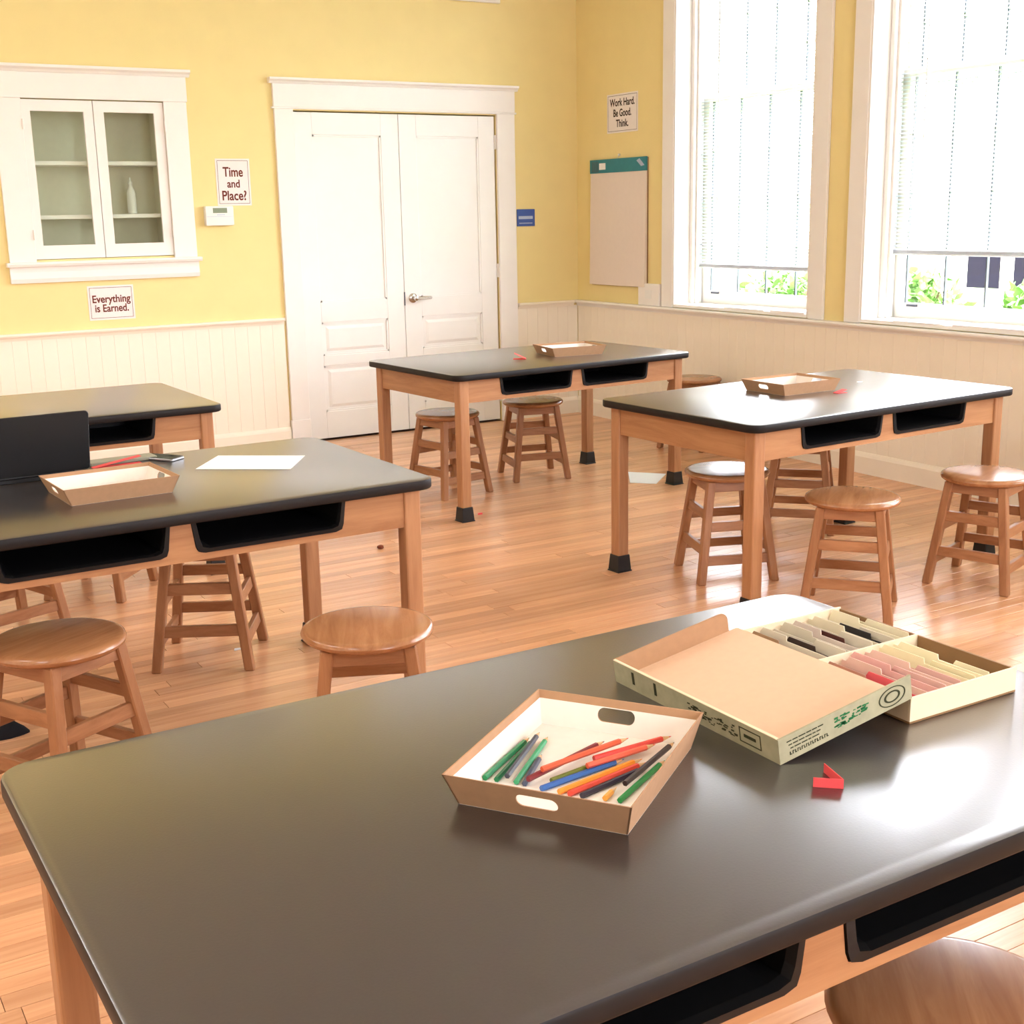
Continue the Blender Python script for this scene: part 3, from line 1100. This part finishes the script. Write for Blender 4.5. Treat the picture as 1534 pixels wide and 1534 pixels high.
def card_set(ya, yb, cols, x0, x1, grp, where):
    n = len(cols)
    for k, (c, nm, tabpos, hh) in enumerate(cols):
        x_ = x0 + (x1 - x0) * (k + .5) / n
        L_ = yb - ya
        a, b = tabpos
        z0, z1 = 0, hh
        poly = [(0, z0), (L_, z0), (L_, z1 - .008), (b * L_, z1 - .008), (b * L_ - .004, z1), (a * L_ + .004, z1), (a * L_, z1 - .008), (0, z1 - .008)]
        ln = .010 + .004 * (k % 2)

        def fn(p, q, s):
            return (s + ln * q / .04, p, q)
        mt = M.get('card_' + nm) or plain('card ' + nm, rgb(*c), 0.75, 0.2, var=0.03)
        M['card_' + nm] = mt
        o = MB().prism(poly, fn, -.0007, .0007).build('tabbed_card', mt, None, (bxr.location.x + x_, bxr.location.y + ya, TH + .0036))
        od = ('first', 'second', 'third', 'fourth', 'fifth', 'sixth', 'seventh', 'eighth', 'ninth', 'tenth', 'eleventh', 'twelfth', 'thirteenth')[k]
        tag(o, '%s tabbed card, %s from the box lid in the %s' % (nm.replace('_', ' '), od, where), 'card', grp)


far = [((150, 120, 90), 'brown', (.0, .4), .036), ((206, 196, 176), 'grey_cream', (.0, .38), .039), ((62, 48, 42), 'dark_brown', (.3, .7), .034), ((214, 204, 184), 'ivory', (.55, .98), .037),
       ((206, 196, 176), 'grey_cream', (.02, .45), .041), ((206, 190, 178), 'rose_grey', (.05, .45), .041), ((84, 48, 40), 'maroon', (.3, .7), .035), ((214, 204, 184), 'ivory', (.5, .95), .037),
       ((224, 212, 184), 'cream', (.05, .5), .041), ((48, 44, 42), 'near_black', (.3, .75), .036), ((214, 204, 184), 'ivory', (.5, .98), .036), ((232, 222, 192), 'light_cream', (.0, .4), .041), ((232, 222, 192), 'light_cream', (.4, .98), .040)]
near = [((170, 120, 100), 'clay', (.0, .45), .035), ((220, 90, 96), 'coral_red', (.35, .75), .034), ((228, 190, 174), 'blush', (.05, .45), .039), ((226, 172, 164), 'pink', (.0, .45), .041), ((228, 182, 172), 'rose', (.4, .98), .037),
        ((232, 196, 180), 'pale_peach', (.05, .5), .041), ((228, 182, 172), 'rose', (.5, .98), .037), ((238, 226, 184), 'butter', (.02, .5), .042), ((238, 226, 184), 'butter', (.5, .98), .038), ((240, 230, 194), 'vanilla', (.05, .5), .042), ((240, 230, 194), 'vanilla', (.6, .98), .037)]
# cards are reversed in y so the tab fractions run from the far end
far = [(c, n_, (1 - t_[1], 1 - t_[0]), h_) for c, n_, t_, h_ in far]
near = [(c, n_, (1 - t_[1], 1 - t_[0]), h_) for c, n_, t_, h_ in near]
card_set(DY + .004, hl - wt - .002, far, -hw + .008, hw - .014, 'tabbed cards in the far half of the file box', 'half without pink cards')
card_set(-hl + wt + .002, DY - .004, near, -hw + .008, hw - .052, 'tabbed cards in the near half of the file box', 'half with pink cards')

LIDW, LIDL = .268, .402
lid = empty('box_lid', (.978, 1.142, TH + .0006))
lid.rotation_euler = (0, -math.asin(.043 / LIDW), 0)
tag(lid, 'printed cardboard box lid lying open side up, one edge propped on the file box', 'lid')
MB().box(0, 0, 0, LIDW, LIDL, .003).build('panel', M['tan'], lid)
lh = .040
MB().box(-.0035, 0, 0, 0, LIDL, lh).build('side_wall', M['print'], lid)
MB().box(-.0035, -.0035, 0, LIDW, 0, lh).build('end_wall', M['print'], lid)
MB().box(-.0037, .001, lh, .0012, LIDL - .001, lh + .0012).build('rim', M['birch'], lid)
poly = [(0, .0), (LIDW * .93, 0), (LIDW * .93, lh * .55)]
for k in range(7):
    a = PI / 2 * k / 6
    poly.append((LIDW * .93 - .016 + .016 * math.cos(a), lh * 1.02 - .016 + .016 * math.sin(a)))
poly += [(0, lh)]
MB().prism(poly, lambda p, q, t: (p, t, q), LIDL, LIDL + .003).build('end_flap', M['kraft'], lid)
# print on the two outer faces (bars of lettering, badges)
rp = random.Random(11)
mb, mg = MB(), MB()
for row in range(3):
    x_ = .012 + .003 * row
    while x_ < .075:
        wl = rp.uniform(.005, .014)
        mb.box(x_, -.0041, .030 - row * .006, x_ + wl, -.0034, .0315 - row * .006)
        x_ += wl + .002
x_ = .016
for ch in range(17):
    wl = rp.uniform(.0025, .004)
    mb.box(x_, -.0041, .0085, x_ + wl * .45, -.0034, .0135)
    mb.box(x_, -.0041, .0085 + .004 * (ch % 2), x_ + wl, -.0034, .0097 + .004 * (ch % 2))
    x_ += wl + .0014
for k in range(46):
    x_, z_ = rp.uniform(.105, .170), rp.uniform(.012, .030)
    mg.box(x_, -.0041, z_, x_ + rp.uniform(.003, .009), -.0034, z_ + rp.uniform(.001, .003))
ring = []
mb2 = MB()
for k in range(28):
    a0, a1 = 2 * PI * k / 28, 2 * PI * (k + 1) / 28
    for (ra, rb) in ((.026, .0285), (.013, .017)):
        pts = [(.226 + ra * math.cos(a0), .020 + ra * .55 * math.sin(a0)), (.226 + rb * math.cos(a0), .020 + rb * .55 * math.sin(a0)),
               (.226 + rb * math.cos(a1), .020 + rb * .55 * math.sin(a1)), (.226 + ra * math.cos(a1), .020 + ra * .55 * math.sin(a1))]
        mb2.prism(pts, lambda p, q, t: (p, t, q), -.0041, -.0034)
mb.build('printed_lettering', M['ink'], lid)
mg.build('printed_emblem', M['green_ink'], lid)
mb2.build('printed_badge', M['ink'], lid)
mb = MB()
for k in range(60):
    y_, z_ = rp.uniform(.085, .20), rp.uniform(.010, .028)
    mb.box(-.0041, y_, z_, -.0034, y_ + rp.uniform(.002, .010), z_ + rp.uniform(.001, .0025))
o = mb.build('printed_lettering', M['ink'], lid)
o['kind'] = 'stuff'
mb = MB()
for (a, b, c, d) in ((.035, .008, .082, .0095), (.035, .031, .082, .0325), (.035, .008, .0365, .0325), (.0805, .008, .082, .0325), (.046, .018, .072, .023)):
    mb.box(-.0041, a, b, -.0034, c, d)
mb.build('printed_badge', M['ink'], lid)
for y_ in (.345, .285):
    MB().box(-.0041, y_, .012, -.0034, y_ + .006, .034).build('printed_mark', M['ink'], lid)


# ------------------------------------------------------------------ loose folded red cards
def folded_card(name, loc, rz, sx, sy, ang, mat, label, cat='card'):
    o = MB()
    o.box(0, 0, 0, sx, sy, .0012)
    c, s = math.cos(ang), math.sin(ang)
    o.hexa([(0, 0, .0012), (sx * c, 0, .0012 + sx * s), (sx * c, sy, .0012 + sx * s), (0, sy, .0012)],
           [(-.001 * s, 0, .0012 + .001 * c), (sx * c - .001 * s, 0, .0012 + sx * s + .001 * c), (sx * c - .001 * s, sy, .0012 + sx * s + .001 * c), (-.001 * s, sy, .0012 + .001 * c)])
    return tag(o.build(name, mat, None, loc, (0, 0, rz)), label, cat)


vf_ = MB()
for ex, ey in ((-.0300, .0272), (.016, .053)):
    ln_ = math.hypot(ex, ey)
    nx, ny = -ey / ln_ * .0006, ex / ln_ * .0006
    vf_.hexa([(-nx, -ny, 0), (ex - nx, ey - ny, 0), (ex + nx, ey + ny, 0), (nx, ny, 0)], [(-nx, -ny, .014), (ex - nx, ey - ny, .014), (ex + nx, ey + ny, .014), (nx, ny, .014)])
tag(vf_.build('folded_card', M['red'], None, (.9928, 1.0336, TH + .0003)), 'small red card folded in a V, standing near the box lid', 'card')
folded_card('folded_card', (3.765, 3.806, TH + .0003), math.radians(0), .055, .03, math.radians(12), M['red'], 'small red card in front of the tray on the window-side table')
folded_card('folded_card', (3.46, 5.865, TH + .0003), math.radians(150), .07, .06, math.radians(25), M['red'], 'folded red card on the table before the double doors')
o = MB().box(-.11, -.035, 0, .11, .035, .012).build('folder', M['greyfolder'], None, (.80, 4.125, TH + .0003), (0, 0, .05), bevel=.002, seg=1)
tag(o, 'grey green folder lying beside the laptop', 'folder')
folded_card('folded_card', (.69, 4.045, TH + .0003), .05, .16, .03, math.radians(8), M['red'], 'long red card between laptop tray and grey folder')
o = MB().prism([(-.018, 0), (.012, -.006), (.022, .004), (-.006, .012)], lambda p, q, t: (p, q, t), 0, .002).build('paper_scrap', M['paper'], None, (4.11, 4.015, TH + .0003))
tag(o, 'tiny white paper scrap on the glossy window-side table', 'scrap')

# ------------------------------------------------------------------ laptop, phone, sheet
lp = empty('laptop', (.49, 3.945, TH + .0003), math.radians(2))
tag(lp, 'open black laptop turned with its back to the pencil table', 'laptop')
MB().prism(rrect(-.17, 0, .17, .225, .012, 4), lambda p, q, t: (p, q, t), .002, .016).build('base', M['laptop'], lp, bevel=.002, seg=1)
mb = MB().prism(rrect(-.148, .09, .148, .20, .004, 2), lambda p, q, t: (p, q, t), .0161, .0175)
mb.build('keyboard', M['tub'], lp)
sl = MB().prism(rrect(-.17, .004, .17, .198, .012, 5), lambda p, q, t: (p, t, q), -.004, .004).build('screen_lid', M['laptop'], lp, (0, .004, .018), (math.radians(12), 0, 0), bevel=.002, seg=1)
MB().box(-.158, .0042, .016, .158, .0048, .188).build('display', M['phone'], sl)
MB().lathe([(.006, -.12), (.006, .12)], 10, (0, .004, .018), 'x').build('hinge', M['tub'], lp)

ph = empty('phone', (.925, 4.095, TH + .0003), math.radians(-56))
tag(ph, 'dark mobile phone with silver rim at the far edge of the laptop table', 'phone')
MB().prism(rrect(-.072, -.036, .072, .036, .009, 5), lambda p, q, t: (p, q, t), 0, .008).build('body', M['silver'], ph, bevel=.002, seg=1)
MB().prism(rrect(-.069, -.033, .069, .033, .007, 5), lambda p, q, t: (p, q, t), .0081, .009).build('screen', M['phone'], ph)


def sheet(pts, z, name, label, th=.0008, mat='paper'):
    cx = sum(p[0] for p in pts) / len(pts)
    cy = sum(p[1] for p in pts) / len(pts)
    o = MB().prism([(p[0] - cx, p[1] - cy) for p in pts], lambda p, q, t: (p, q, t), 0, th).build(name, M[mat], None, (cx, cy, z))
    return tag(o, label, 'paper')


sheet([(.962, 3.841), (1.213, 3.654), (1.341, 3.848), (1.10, 4.029)], TH + .0003, 'paper_sheet', 'white printed sheet lying on the laptop table')
sheet([(4.085, 5.745), (4.188, 5.629), (4.411, 5.824), (4.264, 6.008)], .0004, 'paper_sheet', 'white sheet lying on the plank floor behind a booted table leg')
sheet([(5.36, 6.44), (5.352, 6.05), (5.56, 6.00), (5.57, 6.42)], WZ0 + .0205, 'paper_sheet', 'white papers on the sill of the window beside the easel pad', .006)
sheet([(5.345, 5.98), (5.35, 5.68), (5.54, 5.70), (5.55, 5.96)], WZ0 + .0205, 'paper_sheet', 'white paper pile on the sill against the yellow pier', .010)
sheet([(5.36, 4.98), (5.352, 4.62), (5.56, 4.60), (5.57, 4.95)], WZ0 + .0205, 'paper_sheet', 'white papers on the sill just past the yellow pier', .005)
sheet([(5.355, 4.56), (5.35, 4.05), (5.54, 4.04), (5.55, 4.50)], WZ0 + .0205, 'paper_sheet', 'large white papers on the sill farthest from the easel pad', .008)

# scraps on the floor
o = MB().lathe([(.010, 0), (.017, .005), (.015, .014), (.006, .018)], 7).build('floor_scrap', M['brown'], None, (2.237, 5.226, .0003))
tag(o, 'small brown lump on the open plank floor', 'scrap')
o = MB().prism([(-.014, -.006), (.012, -.008), (.018, .004), (-.006, .009)], lambda p, q, t: (p, q, t), 0, .006).build('floor_scrap', M['red'], None, (2.975, 5.567, .0003))
tag(o, 'tiny red scrap beside a rubber table boot', 'scrap')
o = MB().prism([(-.016, -.008), (.014, -.010), (.020, .004), (-.008, .010)], lambda p, q, t: (p, q, t), 0, .003).build('floor_scrap', M['paper'], None, (1.178, 4.212, .0003))
tag(o, 'tiny white scrap beneath a stool at the laptop table', 'scrap')
mb = MB()
for k in range(9):
    pass
prof = [(-.10, -.035, .03), (-.06, -.045, .045), (-.01, -.045, .052), (.04, -.035, .042), (.075, -.016, .022), (.092, .0, .006)]
vs, fs = [], []
for x_, hw_, hz_ in prof:
    hw_ = abs(hw_) + .004
    for k in range(8):
        a = PI * k / 7
        vs.append((x_, hw_ * math.cos(a), max(0.0, hz_ * math.sin(a) * (1 + .12 * math.sin(k * 2.1 + x_ * 40)))))
for i in range(len(prof) - 1):
    for k in range(7):
        fs.append((i * 8 + k, i * 8 + k + 1, (i + 1) * 8 + k + 1, (i + 1) * 8 + k))
    fs.append((i * 8, (i + 1) * 8, (i + 1) * 8 + 7, i * 8 + 7))
fs.append(tuple(range(8)))
fs.append(tuple((len(prof) - 1) * 8 + k for k in range(8)))
o = MB().add(vs, fs).build('cloth_bundle', M['blackcloth'], None, (.285, 3.855, .0003), (0, 0, -.25), smooth=True)
tag(o, 'small dark pointed bundle on the floor beneath the laptop table', 'bundle')


# ------------------------------------------------------------------ signs and wall things
def sign(name, label, wall, c, wd, hg, lines, ink, tilt=0.0):
    """wall 'b': c = (x, z) on the back wall; 'r': c = (y, z) on the window wall"""
    r = bpy.data.objects.new(name, None)
    COL.objects.link(r)
    if wall == 'b':
        base = Matrix(((1, 0, 0), (0, 0, -1), (0, 1, 0)))
        r.location = (c[0], YB - .0006, c[1])
    else:
        base = Matrix(((0, 0, -1), (-1, 0, 0), (0, 1, 0)))
        r.location = (XR - .0006, c[0], c[1])
    r.rotation_euler = (base @ Matrix.Rotation(tilt, 3, 'Z')).to_euler()
    tag(r, label, 'sign')
    MB().box(-wd / 2, -hg / 2, 0, wd / 2, hg / 2, .0012).build('sheet', M['sign'], r)
    b = MB()
    e, t = .012, .0025
    for p in ((-wd / 2 + e, -hg / 2 + e, wd / 2 - e, -hg / 2 + e + t), (-wd / 2 + e, hg / 2 - e - t, wd / 2 - e, hg / 2 - e),
              (-wd / 2 + e, -hg / 2 + e, -wd / 2 + e + t, hg / 2 - e), (wd / 2 - e - t, -hg / 2 + e, wd / 2 - e, hg / 2 - e)):
        b.box(p[0], p[1], .0013, p[2], p[3], .0016)
    b.build('border', ink, r)
    for s, sz, yy_, fitw in lines:
        me = text_mesh(s, sz, sz * .020)
        xs = [v.co.x for v in me.vertices]
        k = fitw / (max(xs) - min(xs))
        for v in me.vertices:
            v.co.x *= k
        me.materials.clear()
        link('lettering', me, ink, r, (0, yy_, .0018))
    return r


sign('wall_sign', 'white paper sign reading Time and Place? above the thermostat', 'b', (XR - 2.7145, 1.777), .232, .298,
     [('Time', .085, .062, .135), ('and', .07, -.012, .085), ('Place?', .085, -.088, .165)], M['signink'])
sign('wall_sign', 'white paper sign reading Everything is Earned. under the cupboard', 'b', (XR - 3.57, 1.041), .288, .215,
     [('Everything', .066, .022, .238), ('is Earned.', .066, -.036, .210)], M['signink'])
sign('wall_sign', 'white paper sign reading Work Hard. Be Good. Think. above the easel pad', 'r', (YB - .585, 2.228), .375, .27,
     [('Work Hard.', .072, .072, .30), ('Be Good.', .072, .0, .215), ('Think.', .072, -.072, .15)], M['blackink'])

th = empty('thermostat', (XR - 2.836, YB - .0005, 1.564))
tag(th, 'white thermostat with small grey display on the yellow wall', 'thermostat')
MB().prism(rrect(-.094, -.062, .094, .062, .008, 4), lambda p, q, t: (p, t, q), -.045, 0).build('body', M['whiteplastic'], th, bevel=.004, seg=2)
MB().box(-.045, -.0465, .018, .050, -.0452, .050).build('display', M['lcd'], th)
MB().box(-.090, -.0462, -.006, .090, -.0452, -.004).build('seam', M['palegrey'], th)
MB().box(-.020, -.0465, .004, .034, -.0452, .008).build('button_row', M['palegrey'], th)

bp = empty('wall_plate', (XR - .469, YB - .0005, 1.509))
tag(bp, 'small blue printed plate beside the double doors', 'plate')
MB().prism(rrect(-.078, -.062, .078, .062, .004, 3), lambda p, q, t: (p, t, q), -.006, 0).build('plate', M['blue'], bp)
mb = MB()
mb.box(-.064, -.0068, -.010, .060, -.0061, .012)
for k in range(9):
    mb.box(-.058 + k * .013, -.0068, -.044, -.049 + k * .013, -.0061, -.036)
mb.build('lettering', M['palegrey'], bp)

# easel pad hung on the window wall
ep = empty('easel_pad', (XR - .0006, YB - .553, 1.005))
tag(ep, 'large blank easel pad with teal header strip on the window wall', 'easel pad')
pw, phh = .345, .905
MB().box(-.010, -pw, 0, 0, pw, phh).build('backing_board', M['boxin'], ep)
MB().hexa([(-.034, -pw + .002, .004), (-.0105, -pw + .002, .004), (-.0105, pw - .002, .004), (-.034, pw - .002, .004)],
          [(-.018, -pw + .002, phh - .06), (-.0105, -pw + .002, phh - .06), (-.0105, pw - .002, phh - .06), (-.018, pw - .002, phh - .06)]).build('paper_pad', M['pad'], ep)
hd = MB().box(-.024, -pw - .001, phh - .092, -.0105, pw + .001, phh + .004).build('header_strip', M['teal'], ep)
MB().box(-.0252, .145, phh - .068, -.0242, .225, phh - .022).build('label_patch', M['paper'], hd)
MB().prism([(-.33, phh - .055), (-.29, phh - .060), (-.235, phh - .02), (-.27, phh - .006)], lambda p, q, t: (t, p, q), -.0252, -.0242).build('label_patch', M['palegrey'], hd)
for k in range(7):
    MB().box(-.0250, .235 + k * .013, phh - .085, -.0242, .240 + k * .013, phh - .01).build('print_bar', M['lead'], hd)
MB().lathe([(.008, 0), (.008, -.012), (.003, -.016)], 10, (0, 0, phh + .03), 'x').build('hook', M['whiteplastic'], ep)
MB().tube([(-.008, 0, phh + .03), (-.008, .02, phh + .003)], .002, 6).build('hanger', M['whiteplastic'], ep)

wb = empty('outlet_box', (XR - .0006, YB - .94, RAILZ + .0105))
tag(wb, 'small cream box sitting on the rail between easel pad and window', 'outlet box')
MB().box(-.030, -.125, 0, 0, .122, .155).build('body', M['trim'], wb, bevel=.004, seg=1)
MB().box(-.032, -.035, .05, -.0302, .035, .11).build('cover_plate', M['whiteplastic'], wb)

# white fitting high on the back wall (its lower edge shows at the top of the photograph)
vf = empty('wall_vent', (XR - 1.05, YB - .0006, 3.0))
tag(vf, 'white vent grille high on the yellow wall above the double doors', 'vent')
MB().box(-.386, -.025, 0, .386, 0, .40).build('frame', M['trim'], vf, bevel=.004, seg=1)
for k in range(9):
    MB().box(-.35, -.032, .05 + k * .036, .35, -.0255, .064 + k * .036).build('slat', M['trim'], vf)

# ------------------------------------------------------------------ outside the windows
struct(MB().box(XR + .4, YF - 30, -1.1, XR + 60, 70, -1.0).build('ground', M['grass']))


def bush(x, y, rx, rz, n, label, seed):
    rb = random.Random(seed)
    r = empty('garden_bush', (x, y, -1.0))
    tag(r, label, 'bush', 'sunlit bushes outside the windows')
    mb = MB()
    for k in range(n):
        u = rb.random() * 2 * PI
        v = math.acos(rb.uniform(-.2, 1))
        q = rb.uniform(.65, 1) + .15 * math.sin(3 * u) * math.sin(2 * v)
        c = Vector((rx * q * math.sin(v) * math.cos(u), rx * q * math.sin(v) * math.sin(u), rz * .25 + rz * .75 * q * math.cos(v)))
        s = rb.uniform(.07, .15)
        d = Vector((rb.gauss(0, 1), rb.gauss(0, 1), rb.gauss(0, 1))).normalized()
        e = d.cross(Vector((rb.gauss(0, 1), rb.gauss(0, 1), rb.gauss(0, 1)))).normalized()
        mb.add([c - d * s, c + e * s * .45, c + d * s, c - e * s * .45], [(0, 1, 2, 3)])
    f = mb.build('foliage', M['leaf'], r)
    f['kind'] = 'stuff'
    for k in range(5):
        a = k * 1.3
        MB().tube([(0.05 * math.cos(a), .05 * math.sin(a), 0), (rx * .25 * math.cos(a), rx * .25 * math.sin(a), rz * .4), (rx * .5 * math.cos(a), rx * .5 * math.sin(a), rz * .8)], .03, 5).build('stem', M['bark'], r)


for i, (x, y, rx, rz, n) in enumerate([(14.0, 18.6, 1.35, 1.5, 2400), (14.6, 15.2, 1.45, 1.6, 2400), (13.4, 12.3, 1.15, 1.75, 2400), (13.8, 9.9, 1.0, 1.7, 2200)]):
    bush(x, y, rx, rz, n, ['leafy bush outside the window beside the easel pad', 'leafy bush outside the window past the yellow pier', 'low bush in front of the dark house windows', 'leafy bush beside the low one, farther from the easel pad window'][i], 40 + i)
hs = empty('house', (24, 17.5, -1.0))
tag(hs, 'pale house with dark windows beyond the bushes', 'house')
MB().box(-3, -9, 0, 5, 9, 2.6).build('wall', M['siding'], hs)
MB().prism([(-3.5, 2.6), (5.5, 2.6), (1, 4.4)], lambda p, q, t: (p, t, q), -9.5, 9.5).build('roof', M['roof'], hs)
for yy_ in (-.55, -1.65):
    f = MB().box(-3.06, yy_ - .45, .85, -3.001, yy_ + .45, 1.65).build('window', M['trim'], hs)
    MB().box(-3.09, yy_ - .38, .92, -3.061, yy_ + .38, 1.58).build('pane', M['darkglass'], f)
